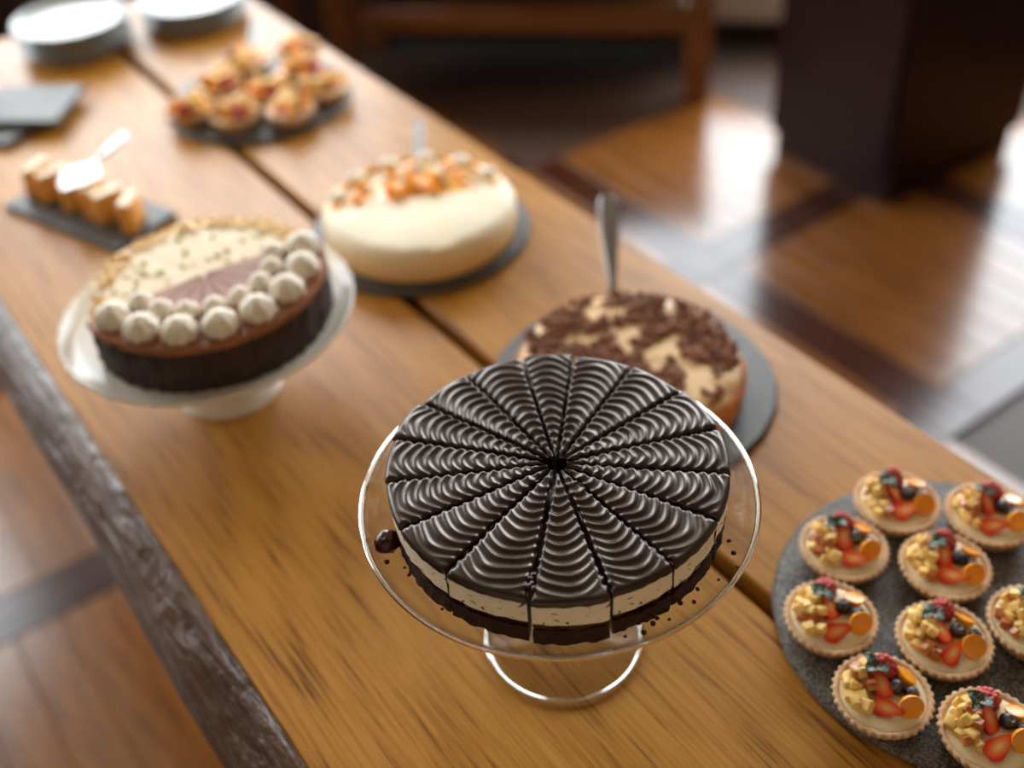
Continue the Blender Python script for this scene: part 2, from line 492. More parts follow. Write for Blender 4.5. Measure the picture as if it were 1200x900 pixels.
# ------------------------------------------------------------------ dark cabinet on the floor
cab = thing('dark_cabinet', 'tall dark polished wooden cabinet standing alone on the parquet', 'cabinet', (2.40, 1.665, 0), radians(-1.5))
cw, cd_, ch = 0.52, 0.42, 0.98
M0 = Matrix.Rotation(0, 4, 'Z')
obj('plinth', MB().box(-cw / 2 + 0.015, cw / 2 - 0.015, -cd_ / 2 + 0.015, cd_ / 2 - 0.015, 0, 0.06), MT['cabinet'], cab)
obj('body', MB().box(-cw / 2, cw / 2, -cd_ / 2, cd_ / 2, 0.06, ch - 0.03, b=0.003), MT['cabinet'], cab)
obj('top', MB().box(-cw / 2 - 0.012, cw / 2 + 0.012, -cd_ / 2 - 0.012, cd_ / 2 + 0.012, ch - 0.03, ch, b=0.005), MT['cabinet'], cab)
dr = obj('door', MB().box(-cw / 2 - 0.014, -cw / 2, -cd_ / 2 + 0.02, cd_ / 2 - 0.02, 0.08, ch - 0.05, b=0.003), MT['cabinet'], cab)
obj('knob', MB().blob(0.012, 0.012, 0.012, M=T(-cw / 2 - 0.024, cd_ / 2 - 0.06, 0.72)), MT['cabinet'], dr)

# ------------------------------------------------------------------ the table
tab = thing('dining_table', 'long oak table of two thick planks with a live bark edge', 'table', (0, 0, 0))
Y0, Y1, TH = -0.55, 2.215, 0.062


def plank(x0, x1, nx=2):
    b = 0.0025
    return MB().box(x0, x1, Y0, Y1, TT - TH, TT, b=b)


GX0, GX1 = 0.5145, 0.5318
obj('plank', plank(0.112, GX0), MT['table'], tab)
obj('plank', plank(GX1, 0.812), MT['table'], tab)
# the waney edge strip: a sloped, knobbly surface from the top face out and down
mb = MB(); ny, nk = 420, 9
for j in range(ny + 1):
    y = Y0 + (Y1 - Y0) * j / ny
    wob = 0.006 * ns(y, 3.1, 0, 4) + 0.003 * ns(y, 7.7, 0, 14)
    xi, xo = 0.104 + 0.4 * wob, 0.064 + wob
    row = [(0.1125, TT), (xi, TT - 0.0004)]
    for k in range(1, nk - 2):
        t = k / (nk - 3)
        amp = 0.0035 * sin(pi * min(1, t * 1.2 + 0.1))
        n_ = ns(y * 9, t * 3.0, 1.3) * 1.2 + 0.6 * ns(y * 30, t * 7, 5) + 0.3 * ns(y * 80, t * 9, 8)
        row.append((xi + (xo - xi) * t - 0.006 * sin(pi * t) + amp * n_, TT - 0.052 * t ** 1.15 + amp * n_))
    row += [(xo + 0.004, TT - TH + 0.002), (xo + 0.012, TT - TH), (0.1125, TT - TH)]
    mb.v += [(x, y, z) for x, z in row]; K = len(row)
for j in range(ny):
    for k in range(K):
        a, b = j * K + k, j * K + (k + 1) % K
        mb.f.append((a, b, b + K, a + K)); mb.mi.append(0)
mb.f += [tuple(range(K - 1, -1, -1)), tuple(range(ny * K, ny * K + K))]; mb.mi += [0, 0]
obj('live_edge', mb, MT['bark'], tab, angle=50)
obj('gap_light_blocker', MB().box(0.44, 0.61, Y0 + 0.05, Y1 - 0.05, TT - TH - 0.03, TT - TH - 0.0005), MT['cabinet'], tab)  # unseen board added to block light from below the plank gap
for y in (-0.3, 1.9):
    for x in (0.24, 0.69):
        obj('leg', MB().box(x - 0.05, x + 0.05, y - 0.05, y + 0.05, 0, TT - TH - 0.09, b=0.004), MT['table'], tab)
    obj('crossbeam', MB().box(0.16, 0.78, y - 0.04, y + 0.04, TT - TH - 0.09, TT - TH - 0.03, b=0.003), MT['table'], tab)


# ------------------------------------------------------------------ lathe shapes
def ring_profile(pts): return pts + [pts[0]]


def smooth_prof(pts, n=6):
    """Catmull-Rom through the points"""
    out = []; P = [pts[0]] + pts + [pts[-1]]
    for i in range(1, len(P) - 2):
        for k in range(n):
            t = k / n; a, b, c, d = (Vector(P[i - 1]), Vector(P[i]), Vector(P[i + 1]), Vector(P[i + 2]))
            v = 0.5 * ((2 * b) + (c - a) * t + (2 * a - 5 * b + 4 * c - d) * t * t + (3 * b - a - 3 * c + d) * t ** 3)
            out.append((max(v.x, 0.0), v.y))
    out.append(pts[-1]); return out


def slate_round(name, label, c, r, mat, th=0.009, group=None):
    rnd = random.Random(name + label)
    mb = MB(); ph = rnd.uniform(0, 9)

    def mod(rr, z, a, k):
        if rr < r * 0.9: return rr, z
        return rr + 0.0016 * ns(cos(a) * 9 + ph, sin(a) * 9, k * 0.8) + 0.0010 * ns(cos(a) * 30, sin(a) * 30 + ph, k), z
    mb.lathe([(0.0, 0.0), (r - 0.003, 0.0), (r, 0.0025), (r - 0.0005, 0.006), (r - 0.003, th), (0.0, th)], 96, mod=mod)
    return thing(name, label, 'slate', (c[0], c[1], TT), 0, group, mb.mesh(name, mat, True, 35))


# ------------------------------------------------------------------ main cake on the glass stand
CX, CY = 0.3565, 0.4886
ZP = 0.170                                # plate surface above the table top
gs = thing('glass_cake_stand', 'clear footed glass cake stand under the dark glazed cake', 'cake stand', (CX, CY, TT))
pr = smooth_prof([(0.0, ZP), (0.06, ZP), (0.118, ZP + 0.0005), (0.140, ZP + 0.005), (0.1505, ZP + 0.0130), (0.1530, ZP + 0.0150), (0.1546, ZP + 0.0143), (0.1538, ZP + 0.0115), (0.144, ZP + 0.0025), (0.120, ZP - 0.0030), (0.06, ZP - 0.0036), (0.0, ZP - 0.0036)], 5)
obj('plate', MB().lathe(pr[::-1], 128), MT['glass'], gs, angle=180)
zt = ZP - 0.0040
outer = smooth_prof([(0.0285, zt), (0.0210, zt - 0.006), (0.0135, zt - 0.022), (0.0115, 0.090), (0.0125, 0.045), (0.0170, 0.020), (0.0300, 0.0105), (0.0520, 0.0062), (0.0660, 0.0052), (0.0690, 0.0036), (0.0675, 0.0010)], 6)
inner = smooth_prof([(0.0655, 0.0008), (0.0630, 0.0022), (0.0500, 0.0030), (0.0250, 0.0060), (0.0, 0.0090)], 5)
def torus_prof(r, z, a, b, n=14): return [(r + a * cos(2 * pi * i / n), z + b * sin(2 * pi * i / n)) for i in range(n + 1)]


obj('rim', MB().lathe(torus_prof(0.1542, ZP + 0.0148, 0.0022, 0.0019)[::-1], 160), MT['solid_glass'], gs, angle=180)
obj('pedestal', MB().lathe([(0.0, zt)] + outer + inner, 96), MT['glass'], gs, angle=180)
obj('foot_rim', MB().lathe(torus_prof(0.0685, 0.0026, 0.0022, 0.0024)[::-1], 120), MT['solid_glass'], gs, angle=180)

cake = thing('glazed_chocolate_cake', 'round cream cake with wavy dark chocolate glaze cut into sixteen slices', 'cake', (CX, CY, TT + ZP + 0.0003))
CR, NSL = 0.1275, 16
Z_SP, Z_JAM, Z_CR, Z_TOP = 0.015, 0.022, 0.0445, 0.0490
random.seed(11)


def sector(R_, half, z0, z1, nth=10, nz=3, wob=0.001, seed=0.0, crumble=0.0):
    """solid wedge with its tip at the origin, pointing along +X"""
    mb = MB(); cols = nth + 1
    for i in range(nz + 1):
        z = z0 + (z1 - z0) * i / nz
        mb.v.append((0.002, 0, z))
        for j in range(cols):
            a = -half + 2 * half * j / nth
            r = R_ + wob * ns(a * 14 + seed, z * 160, seed) + crumble * ns(a * 45 + seed, z * 400, seed + 3)
            zz = z + (0.0012 * ns(a * 9 + seed * 3, 4.4, 0) if 0 < i < nz else 0)
            mb.v.append((r * cos(a), r * sin(a), zz))
    K = cols + 1
    for i in range(nz):
        for j in range(K):
            a, b = i * K + j, i * K + (j + 1) % K
            mb.f.append((a, b, b + K, a + K)); mb.mi.append(1 if j in (0, K - 1) else 0)
    for j in range(1, cols):
        mb.f.append((0, j + 1, j)); mb.f.append((nz * K, nz * K + j, nz * K + j + 1)); mb.mi += [0, 0]
    return mb


def glaze(R_, half, seed):
    rnd = random.Random(seed)
    mb = MB(); nr, nt = 120, 22
    lam = 0.0093; ph = rnd.uniform(0, 1); k1 = rnd.uniform(0.08, 0.115); sk = rnd.uniform(-0.035, 0.035)
    zb, zt_ = Z_CR, Z_TOP
    rows = []
    for i in range(nr + 1):
        r = 0.0025 + (R_ - 0.0025) * i / nr
        for j in range(nt + 1):
            f = -1 + 2 * j / nt
            a = half * f
            x, y = r * cos(a), r * sin(a)
            phs = (r + k1 * r * f * f + sk * r * f + 0.0022 * ns(x * 55 + seed * 3, y * 55, 0) + 0.0020 * ns(x * 120 + seed, y * 120, 5) * max(0.0, 1 - r / 0.09)) / lam + ph
            s = sin(2 * pi * phs); s = s * (0.75 + 0.25 * s)
            amp = 0.0012 * (1 + 0.35 * ns(x * 40, y * 40 + seed, 2))
            amp *= min(1, max(0, (r - 0.006) / 0.012)) * min(1, max(0.06, (R_ - 0.002 - r) / 0.006))
            d = r * (1 - abs(f)) * half
            z = zt_ + amp * s - 0.0016 * exp(-(d / 0.0009) ** 2) + 0.0008 * ns(x * 25 + seed, y * 25, 4)
            e = R_ - r
            z -= 0.0016 * exp(-(e / 0.0014) ** 2)
            ed = 0.0013 * ns(r * 190 + seed * 5, f * 0.5, 7) if abs(f) > 0.99 else 0
            mb.v.append((x, y + ed, z))
    K = nt + 1
    for i in range(nr):
        for j in range(nt):
            a = i * K + j; mb.f.append((a, a + K, a + K + 1, a + 1))
    # skirt
    loop = [i * K for i in range(nr + 1)] + [nr * K + j for j in range(1, K)] + [i * K + nt for i in range(nr - 1, -1, -1)]
    o = len(mb.v)
    for v in loop:
        x, y, z = mb.v[v]; r = hypot(x, y)
        drip = 0.0022 * ns(atan2(y, x) * 16 + seed * 2, seed, 1) if r > R_ * 0.98 else 0
        kx = (r + 0.0006) / max(r, 1e-5) if r > R_ * 0.98 else 1
        mb.v.append((x * kx, y * kx, zb - (0.0012 + drip if r > R_ * 0.98 else 0)))
    n = len(loop)
    for q_ in range(n - 1):
        mb.f.append((loop[q_], o + q_, o + q_ + 1, loop[q_ + 1]))
    mb.mi = [0] * len(mb.f)
    return mb


CUTS = [-164.4, -136.3, -111.2, -89.1, -65.1, -44.0, -22.2, 0.6, 22.8, 45.8, 65.4, 87.8, 108.7, 128.6, 149.5, 171.6]
for k in range(16):
    a0, a1 = CUTS[k], CUTS[(k + 1) % 16]
    if a1 < a0: a1 += 360
    mid = radians((a0 + a1) / 2); half = radians((a1 - a0) / 2)
    gap = random.uniform(0.0015, 0.0027)
    push = gap / (2 * sin(half)) + random.uniform(0, 0.0012)
    tilt = 0.0
    if k == 1: push += 0.0035; tilt = radians(1.2)
    if k == 0: push += 0.001
    if k == 2: push += 0.0008
    sl = link('slice', None, cake, (push * cos(mid), push * sin(mid), 0), (0, 0, mid))
    Rr = CR - 0.0035 + random.uniform(-0.0006, 0.0008)
    obj('sponge_base', sector(Rr - 0.0005, half, 0.0, Z_SP, 16, 4, 0.0016, k * 1.7, 0.0016), [MT['sponge'], MT['smear_shade']], sl)
    obj('jam_layer', sector(Rr - 0.0016, half, Z_SP, Z_JAM, 14, 3, 0.0014, k * 2.3), [MT['jam'], MT['smear_shade']], sl)
    obj('cream_layer', sector(Rr - 0.0002, half, Z_JAM, Z_CR, 16, 4, 0.0012, k * 3.1, 0.0004), [MT['cream_layer'], MT['smear_shade']], sl)
    obj('chocolate_glaze', glaze(Rr + 0.0006, half, k), MT['glaze'], sl, angle=75)


frag = MB()
for i, (fx, fy) in enumerate([(-0.0880, -0.0830), (-0.0855, -0.0825), (-0.0835, -0.0785), (-0.0800, -0.0770), (-0.0870, -0.0865)]):
    frag.blob(0.0024, 0.0019, 0.0016, 8, 6, M=T(fx, fy, Z_TOP + 0.0002, i))
obj('cherry_fragments', frag, MT['cherry'], cake, angle=180, kind='stuff')


def knob_blob(r, seed, squash=0.85):
    return MB().blob(r, r * 0.9, r * squash, 12, 9, fn=lambda p: p * (1 + 0.28 * ns(p.x * 3 / r + seed, p.y * 3 / r, p.z * 3 / r * 0.6)))


ch = knob_blob(0.0105, 3.3)
thing('cherry', 'dark red glossy cherry lump fallen beside the glazed cake on the glass', 'cherry', (0.2275, 0.534, TT + ZP + 0.0100), 0, None, ch.mesh('cherry', MT['cherry'], True, 180))
crumb_me = [knob_blob(0.0013 + 0.0005 * i, 5.1 + i, 0.7).mesh('crumb', MT['crumb'], True, 180) for i in range(3)]
for i, (x, y) in enumerate([(0.238, 0.463), (0.384, 0.359), (0.365, 0.362), (0.350, 0.352), (0.344, 0.361), (0.428, 0.367), (0.421, 0.356), (0.374, 0.352), (0.219, 0.524), (0.229, 0.511), (0.226, 0.503), (0.328, 0.354), (0.316, 0.360), (0.489, 0.436), (0.338, 0.356), (0.402, 0.356), (0.434, 0.378)]):
    if hypot(x - CX, y - CY) < 0.130:
        s_ = 0.1315 / hypot(x - CX, y - CY); x, y = CX + (x - CX) * s_, CY + (y - CY) * s_
    thing('crumb', 'tiny dark chocolate crumb scattered at the foot of the glazed cake', 'crumb', (x, y, TT + ZP + 0.0012 + 0.0004 * (i % 3)), i, 'chocolate crumbs on the glass plate', crumb_me[i % 3])

# ------------------------------------------------------------------ fruit pieces
ROT = radians(-36)                    # tart right-hand direction as the photographer saw it


def bump_box(s, seed):
    mb = MB().box(-s, s, -s * 0.9, s * 0.9, -s * 0.8, s * 0.8, b=s * 0.22)
    mb.v = [tuple(Vector(p) * (1 + 0.15 * ns(p[0] / s + seed, p[1] / s, p[2] / s))) for p in mb.v]
    return mb


cube_me = [bump_box(0.0041, i * 2.7).mesh('fruit_cube', MT['cube_yellow'] if i < 4 else MT['cube_brown']) for i in range(6)]
phys_me = MB().blob(0.0085, 0.0085, 0.0085, 16, 12).mesh('physalis', MT['physalis'], True, 180)
half_mb = MB().lathe(smooth_prof([(0.0, -0.0075), (0.0055, -0.006), (0.0085, -0.001), (0.0088, 0.0006), (0.008, 0.0016), (0.0, 0.0019)], 3), 20)
phys_half_me = half_mb.mesh('physalis', MT['physalis'], True, 60)


def strawberry_half():
    """half berry: cut face up (+Z), tip along +X"""
    mb = MB(); nL, nA = 12, 10; L = 0.024
    prof = []
    for i in range(nL + 1):
        t = i / nL
        r = 0.0092 * (1 - t) ** 0.62 * min(1.0, (t + 0.10) * 3.2) ** 0.5
        prof.append((t * L - L * 0.42, max(r, 0.0003)))
    for x, r in prof:
        for j in range(nA + 1):
            a = pi + pi * j / nA
            mb.v.append((x, r * cos(a), r * sin(a) * 0.85))
    K = nA + 1
    for i in range(nL):
        for j in range(nA):
            a = i * K + j; mb.f.append((a, a + 1, a + K + 1, a + K)); mb.mi.append(0)
        mb.f.append((i * K, i * K + K, i * K + K + nA, i * K + nA)); mb.mi.append(1)
    mb.f.append(tuple(range(0, K))); mb.mi.append(1)
    return mb


straw_me = strawberry_half().mesh('strawberry_half', [MT['berry_skin'], MT['berry_flesh']], True, 50)


def raspberry():
    mb = MB()
    for i in range(6):
        t = i / 5; z = -0.006 + 0.0125 * t; rr = 0.0078 * (1 - (t * 0.9) ** 2.2) + 0.0005
        n = max(1, int(2 * pi * rr / 0.0044))
        for j in range(n):
            a = 2 * pi * (j + 0.5 * (i % 2)) / n
            mb.blob(0.0026, 0.0026, 0.0026, 7, 5, M=T(rr * 0.85 * cos(a), rr * 0.85 * sin(a), z))
    mb.blob(0.006, 0.006, 0.007, 8, 6)
    return mb


rasp_me = raspberry().mesh('raspberry', MT['raspberry'], True, 180)


def blueberry():
    mb = MB().blob(0.0062, 0.0062, 0.0056, 14, 10)
    mb.lathe([(0.0022, 0.0050), (0.0028, 0.0064), (0.0017, 0.0056)], 8)
    return mb


blue_me = blueberry().mesh('blueberry', MT['blueberry'], True, 60)


def leaf(L, W, fold=0.35):
    mb = MB(); n = 7
    for side in (0, 1):
        for i in range(n + 1):
            t = i / n; w_ = W * sin(pi * t ** 0.8) * (1 + 0.12 * (i % 2)); x = L * t; z = 0.25 * L * sin(pi * t) * 0.5 + side * 0.0005
            mb.v += [(x, -w_, z + fold * w_), (x, 0, z), (x, w_, z + fold * w_)]
    h = 3 * (n + 1)
    for i in range(n):
        a = i * 3
        for p in (0, 1):
            mb.f.append((a + p, a + p + 3, a + p + 4, a + p + 1)); mb.f.append((h + a + p, h + a + p + 1, h + a + p + 4, h + a + p + 3))
        mb.f.append((a, h + a, h + a + 3, a + 3)); mb.f.append((a + 2, a + 5, h + a + 5, h + a + 2))
    mb.mi = [0] * len(mb.f); return mb


leaf_me = leaf(0.011, 0.0042).mesh('mint_leaf', MT['mint'], True, 60)

TR = 0.0415
NF = 34


def shell_mb():
    prof = [(0.0, 0.0), (0.029, 0.0), (0.0305, 0.001), (0.0355, 0.0095), (0.0396, 0.0175), (0.0408, 0.0192), (0.0400, 0.0205), (0.0375, 0.0208), (0.0358, 0.0197), (0.0346, 0.0165), (0.033, 0.014), (0.0, 0.0125)]

    def mod(r, z, a, k):
        if 2 <= k <= 7:
            s_ = cos(NF * a); return r + 0.0011 * s_ * (0.5 if k in (2, 7) else 1.0), z + 0.0004 * ns(cos(a) * 6, sin(a) * 6, k)
        return r + 0.0005 * ns(cos(a) * 8, sin(a) * 8, k), z
    return MB().lathe(prof, NF * 5, mod=mod)


shell_me = shell_mb().mesh('tart_shell', MT['crust'], True, 60)
custard_me = MB().lathe(smooth_prof([(0.0352, 0.0160), (0.0340, 0.0190), (0.02, 0.0206), (0.0, 0.0210)], 3), 28,
                        mod=lambda r, z, a, k: (r, z + 0.0008 * ns(r * 90 * cos(a), r * 90 * sin(a), 1) * (r < 0.033))).mesh('custard', MT['custard'], True, 180)

# layout seen from the camera side: +x right, +y away, in units of the tart radius
CUBES = [(-0.52, 0.62), (-0.72, 0.36), (-0.38, 0.42), (-0.60, 0.10), (-0.36, 0.14), (-0.74, -0.10), (-0.50, -0.22), (-0.30, 0.70), (-0.20, 0.34), (-0.66, -0.40), (-0.42, -0.46), (-0.80, 0.14)]


def tart(x, y, z, label, group, rnd, spin=0.0, full=True, name='fruit_tart', scale=1.0):
    t = thing(name, label, 'tart', (x, y, z), ROT + spin, group)
    if scale != 1.0: t.scale = (scale,) * 3
    link('tart_shell', shell_me, t, (0, 0, 0), (0, 0, rnd.uniform(0, 6)))
    link('custard', custard_me, t, (0, 0, 0), (0, 0, rnd.uniform(0, 6)))
    r = TR * 0.86
    j = lambda s=0.05: rnd.uniform(-s, s)

    def put(nm, me, px, py, pz, rot=(0, 0, 0), s=1.0):
        link(nm, me, t, (px * r, py * r, pz + 0.0026), rot, scale=s)
    cubes = CUBES if full else CUBES[:6]
    for i, (a, b) in enumerate(cubes):
        me = cube_me[(i + rnd.randrange(4)) % 4] if rnd.random() < 0.80 else cube_me[4 + i % 2]
        put('fruit_cube', me, a + j(), b + j(), 0.0215 + rnd.uniform(0, 0.003) - 0.0025 * (abs(a) > 0.7), (j(0.5), j(0.5), rnd.uniform(0, 3)), rnd.uniform(0.95, 1.3) * (1.0 if full else 1.5))
    for i in range(5 if full else 0):
        put('fruit_cube', cube_me[rnd.randrange(6)], -0.45 + j(0.18), 0.25 + j(0.3), 0.0282, (j(0.6), j(0.6), rnd.uniform(0, 3)), 1.1)
    if not full:                      # heaped, mostly orange and yellow
        for i in range(7):
            put('fruit_cube', cube_me[i % 4], -0.25 + j(0.6), 0.1 + j(0.6), 0.028 + rnd.uniform(0, 0.004), (j(0.6), j(0.6), i), 1.8)
        for i in range(4):
            put('physalis', phys_me if i == 0 else phys_half_me, 0.2 + j(0.5), 0.1 + j(0.6), 0.030, (j(0.7), j(0.7), 0), 1.1)
    put('raspberry', rasp_me, 0.10 + j(), 0.66 + j(), 0.0262, (j(0.5), j(0.5), rnd.uniform(0, 6)), 1.2 + j(0.08))
    put('blueberry', blue_me, 0.34 + j(), 0.12 + j(), 0.0228, (j(0.6), j(0.6), 0), 1.1 + j(0.1))
    put('blueberry', blue_me, 0.66 + j(), -0.08 + j(), 0.0212, (j(0.6), j(0.6), 0), 1.0 + j(0.1))
    put('physalis', phys_half_me, 0.62 + j(), 0.38 + j(), 0.0225, (radians(-25) + j(0.2), radians(25) + j(0.3), 0), 1.0)
    put('physalis', phys_half_me, 0.54 + j(), -0.44 + j(), 0.0250, (radians(52) + j(0.2), radians(8) + j(0.3), 0), 1.18)
    put('strawberry_half', straw_me, -0.04 + j(), 0.14 + j(0.06), 0.0262, (radians(12) + j(0.2), radians(-24) + j(0.2), radians(98) + j(0.5)), 1.12 + j(0.08))
    put('strawberry_half', straw_me, 0.02 + j(0.06), -0.54 + j(), 0.0240, (radians(24) + j(0.15), radians(-6), radians(12) + j(0.6)), 1.12 + j(0.08))
    for k in range(4 if full else 2):
        put('mint_leaf', leaf_me, -0.14 + j(0.04), 0.46 + j(0.04), 0.0295 + 0.0006 * k, (j(0.3), radians(-12) + j(0.3), k * 1.55 + 0.6 + j(0.3)), rnd.uniform(1.0, 1.25))
    return t


# ------------------------------------------------------------------ near slate with fruit tarts
slate_round('round_slate_board', 'large sugar-dusted round slate board under the nearest fruit tarts', (0.642, 0.287), 0.162, MT['slate_dusted'], 0.009)
ZS = TT + 0.0095
NEAR = [
    (0.6867, 0.3978, 'fruit tart at the far side of the near slate, right of the leftmost back tart'),
    (0.7388, 0.3343, 'fruit tart at the far right of the near slate, by the table edge'),
    (0.6051, 0.3907, 'fruit tart at the far left of the near slate, behind the leftmost tart'),
    (0.6579, 0.3210, 'fruit tart in the middle of the second row on the near slate'),
    (0.7471, 0.2463, 'fruit tart cut off by the right picture border, only its fluted rim in view'),
    (0.5368, 0.3453, 'leftmost fruit tart on the near slate, close to the plank gap'),
    (0.5925, 0.2715, 'fruit tart in the centre of the near slate with many yellow cubes'),
    (0.6659, 0.2348, 'fruit tart half cut off by the right picture border, above the corner tart'),
    (0.5106, 0.2674, 'fruit tart at the front left rim of the near slate with a big physalis half'),
    (0.5496, 0.1949, 'fruit tart in the bottom right corner of the picture with two red strawberry pieces'),
]
for i, (x, y, lb) in enumerate(NEAR):
    tart(x, y, ZS, lb, 'fruit tarts on the near slate', random.Random(100 + i), random.Random(i).uniform(-0.15, 0.15), scale=0.975)

# ------------------------------------------------------------------ crumble cake with chocolate shards on slate
slate_round('round_slate_board', 'round dark slate board under the chocolate-shard cake', (0.622, 0.706), 0.159, MT['slate'])
bk = thing('crumble_cake', 'golden baked cake strewn with chocolate shards, behind the glazed cake', 'cake', (0.612, 0.699, TT + 0.0095))


def wobble(sd, am, fr=6):
    return lambda r, z, a, k: (r * (1 + am * ns(cos(a) * fr + sd, sin(a) * fr, z * 40)), z + (0.003 * ns(r * 40 * cos(a) + sd, r * 40 * sin(a), 3) if z > 0.03 else 0))


obj('cake_body', MB().lathe([(0, 0), (0.121, 0), (0.124, 0.003), (0.126, 0.014), (0.1255, 0.030), (0.120, 0.037), (0.11, 0.038), (0.05, 0.038), (0, 0.038)], 80, mod=wobble(2, 0.02)), MT['baked'], bk)
obj('cream_topping', MB().lathe([(0.118, 0.036), (0.117, 0.040), (0.10, 0.0425), (0.07, 0.043), (0.03, 0.043), (0, 0.043)], 72, mod=wobble(5, 0.03, 9)), MT['nut_cream'], bk, angle=180)
rnd = random.Random(8); mb = MB()
n_sh = 0
while n_sh < 1500:
    a = rnd.uniform(0, 2 * pi); r = 0.117 * math.sqrt(rnd.random()); x, y = r * cos(a), r * sin(a)
    if ns(x * 38, y * 38, 2.2) + 0.6 * ns(x * 14, y * 14, 9) + rnd.uniform(-0.22, 0.22) < -0.10 - 0.8 * x: continue
    s = rnd.uniform(0.0022, 0.006)
    mb.box(-s, s, -s * 0.6, s * 0.6, -s * 0.28, s * 0.28, M=T(x, y, 0.044 + rnd.uniform(-0.001, 0.003), rnd.uniform(0, 6), rnd.uniform(-0.6, 0.6), rnd.uniform(-0.6, 0.6)), b=s * 0.1); n_sh += 1
obj('chocolate_shards', mb, MT['flake'], bk, smooth=False, kind='stuff')


# ------------------------------------------------------------------ steel cake servers
def server(label, p0, p1, blade=0.12, wide=0.052, hw=0.0105, group='steel cake servers', bed=None, mat='steel'):
    """p0 = start of the handle (neck), p1 = end of the handle, both world points"""
    p0, p1 = Vector(p0), Vector(p1); L = (p1 - p0).length
    d = (p1 - p0).normalized(); side = d.cross(Vector((0, 0, 1))).normalized(); up = side.cross(d).normalized()
    t = link('cake_server', None, None, label=label, category='server', group=group)
    mt = Matrix.Identity(4)
    for i in range(3): mt[i][0], mt[i][1], mt[i][2], mt[i][3] = d[i], -side[i], up[i], p0[i]
    t.matrix_world = mt
    # handle: flat oval bar widening to its end
    h = MB(); n = 14
    for i in range(n + 1):
        s = i / n; x = s * L; w_ = 0.0042 + (hw - 0.0042) * min(1, s * 1.6) ** 0.8
        if i == n: w_ *= 0.75
        th = 0.0028
        for j in range(12):
            a = 2 * pi * j / 12; h.v.append((x, w_ * cos(a), th * sin(a)))
    for i in range(n):
        for j in range(12):
            h.f.append((i * 12 + j, i * 12 + (j + 1) % 12, i * 12 + 12 + (j + 1) % 12, i * 12 + 12 + j))
    h.f += [tuple(range(11, -1, -1)), tuple(range(n * 12, n * 12 + 12))]; h.mi = [0] * len(h.f)
    obj('handle', h, MT[mat], t)
    # blade levels out to horizontal whatever the handle's slope
    sl = math.asin(max(-1, min(1, d.z)))
    b = MB(); n = 10; out = [(-0.001, 0.004), (-0.012, 0.006), (-0.022, 0.016), (-0.032, wide / 2), (-0.05, wide / 2), (-blade * 0.75, wide * 0.36), (-blade, 0.003)]
    for zz in (0.0007, -0.0007):
        for x, w_ in out:
            b.v += [(x, -w_, zz), (x, w_, zz)]
    m_ = len(out); o = 2 * m_
    for i in range(m_ - 1):
        a = 2 * i; b.f.append((a, a + 1, a + 3, a + 2)); b.f.append((o + a, o + a + 2, o + a + 3, o + a + 1))
        b.f.append((a, a + 2, o + a + 2, o + a)); b.f.append((a + 1, o + a + 1, o + a + 3, a + 3))
    b.f += [(0, o, o + 1, 1), (2 * m_ - 2, 2 * m_ - 1, o + 2 * m_ - 1, o + 2 * m_ - 2)]; b.mi = [0] * len(b.f)
    M_ = Matrix.Rotation(sl, 4, 'Y')
    if bed is None:
        b.v = [tuple(M_ @ Vector(p)) for p in b.v]
    else:                                            # runs down along the handle's line until it lies flat at height bed
        drop = (p0.z - bed) / max(0.05, d.z); nv = []
        for x, y, z in b.v:
            if -x <= drop: nv.append((x, y, z))
            else:
                e = -x - drop; q_ = M_ @ Vector((-e, y, z)); nv.append((q_.x - drop, q_.y, q_.z))
        b.v = nv
    obj('blade', b, MT['steel'], t)
    return t


server('steel cake server whose handle stands out behind the chocolate-shard cake', (0.706, 0.838, TT + 0.030), (0.769, 0.923, TT + 0.090), blade=0.046, wide=0.03, hw=0.0115, bed=TT + 0.0106)
server('steel cake server lying behind the half cheesecake, near the table edge', (0.696, 1.262, TT + 0.0108), (0.757, 1.355, TT + 0.0300), blade=0.06, wide=0.03, hw=0.0075, mat='dim_steel')
server('bright steel server handle rising behind the far slate of tarts', (0.696, 1.803, TT + 0.0180), (0.728, 1.852, TT + 0.034), blade=0.03, wide=0.02, hw=0.009)

# ------------------------------------------------------------------ half cakes on the white stand
LX, LY = 0.273, 1.004
cs = thing('white_cake_stand', 'white ceramic footed cake stand holding two half cakes', 'cake stand', (LX, LY, TT))
ZL = 0.101
pr = smooth_prof([(0.0, ZL), (0.08, ZL), (0.134, ZL + 0.001), (0.150, ZL + 0.006), (0.1565, ZL + 0.0115), (0.1588, ZL + 0.011), (0.1572, ZL + 0.007), (0.148, ZL - 0.001), (0.130, ZL - 0.007), (0.06, ZL - 0.009), (0.0, ZL - 0.009)], 5)
obj('plate', MB().lathe(pr[::-1], 96, mod=lambda r, z, a, k: (r + (0.0009 * cos(40 * a) if r > 0.152 else 0), z)), MT['ceramic'], cs, angle=60)
pr = smooth_prof([(0.0, ZL - 0.0092), (0.040, ZL - 0.0092), (0.036, ZL - 0.018), (0.031, 0.065), (0.034, 0.04), (0.045, 0.018), (0.054, 0.008), (0.0565, 0.003), (0.055, 0.0), (0.0, 0.0)], 5)
obj('pedestal', MB().lathe(pr[::-1], 64), MT['ceramic'], cs, angle=60)

ccx, ccy = 0.277, 1.000
ck = thing('half_chocolate_cake', 'half of a dark chocolate cake with rows of white cream dollops', 'cake', (ccx, ccy, TT + ZL + 0.0012))
HC = 0.056
ND = 8
A0, DA = 181.0, 21.4


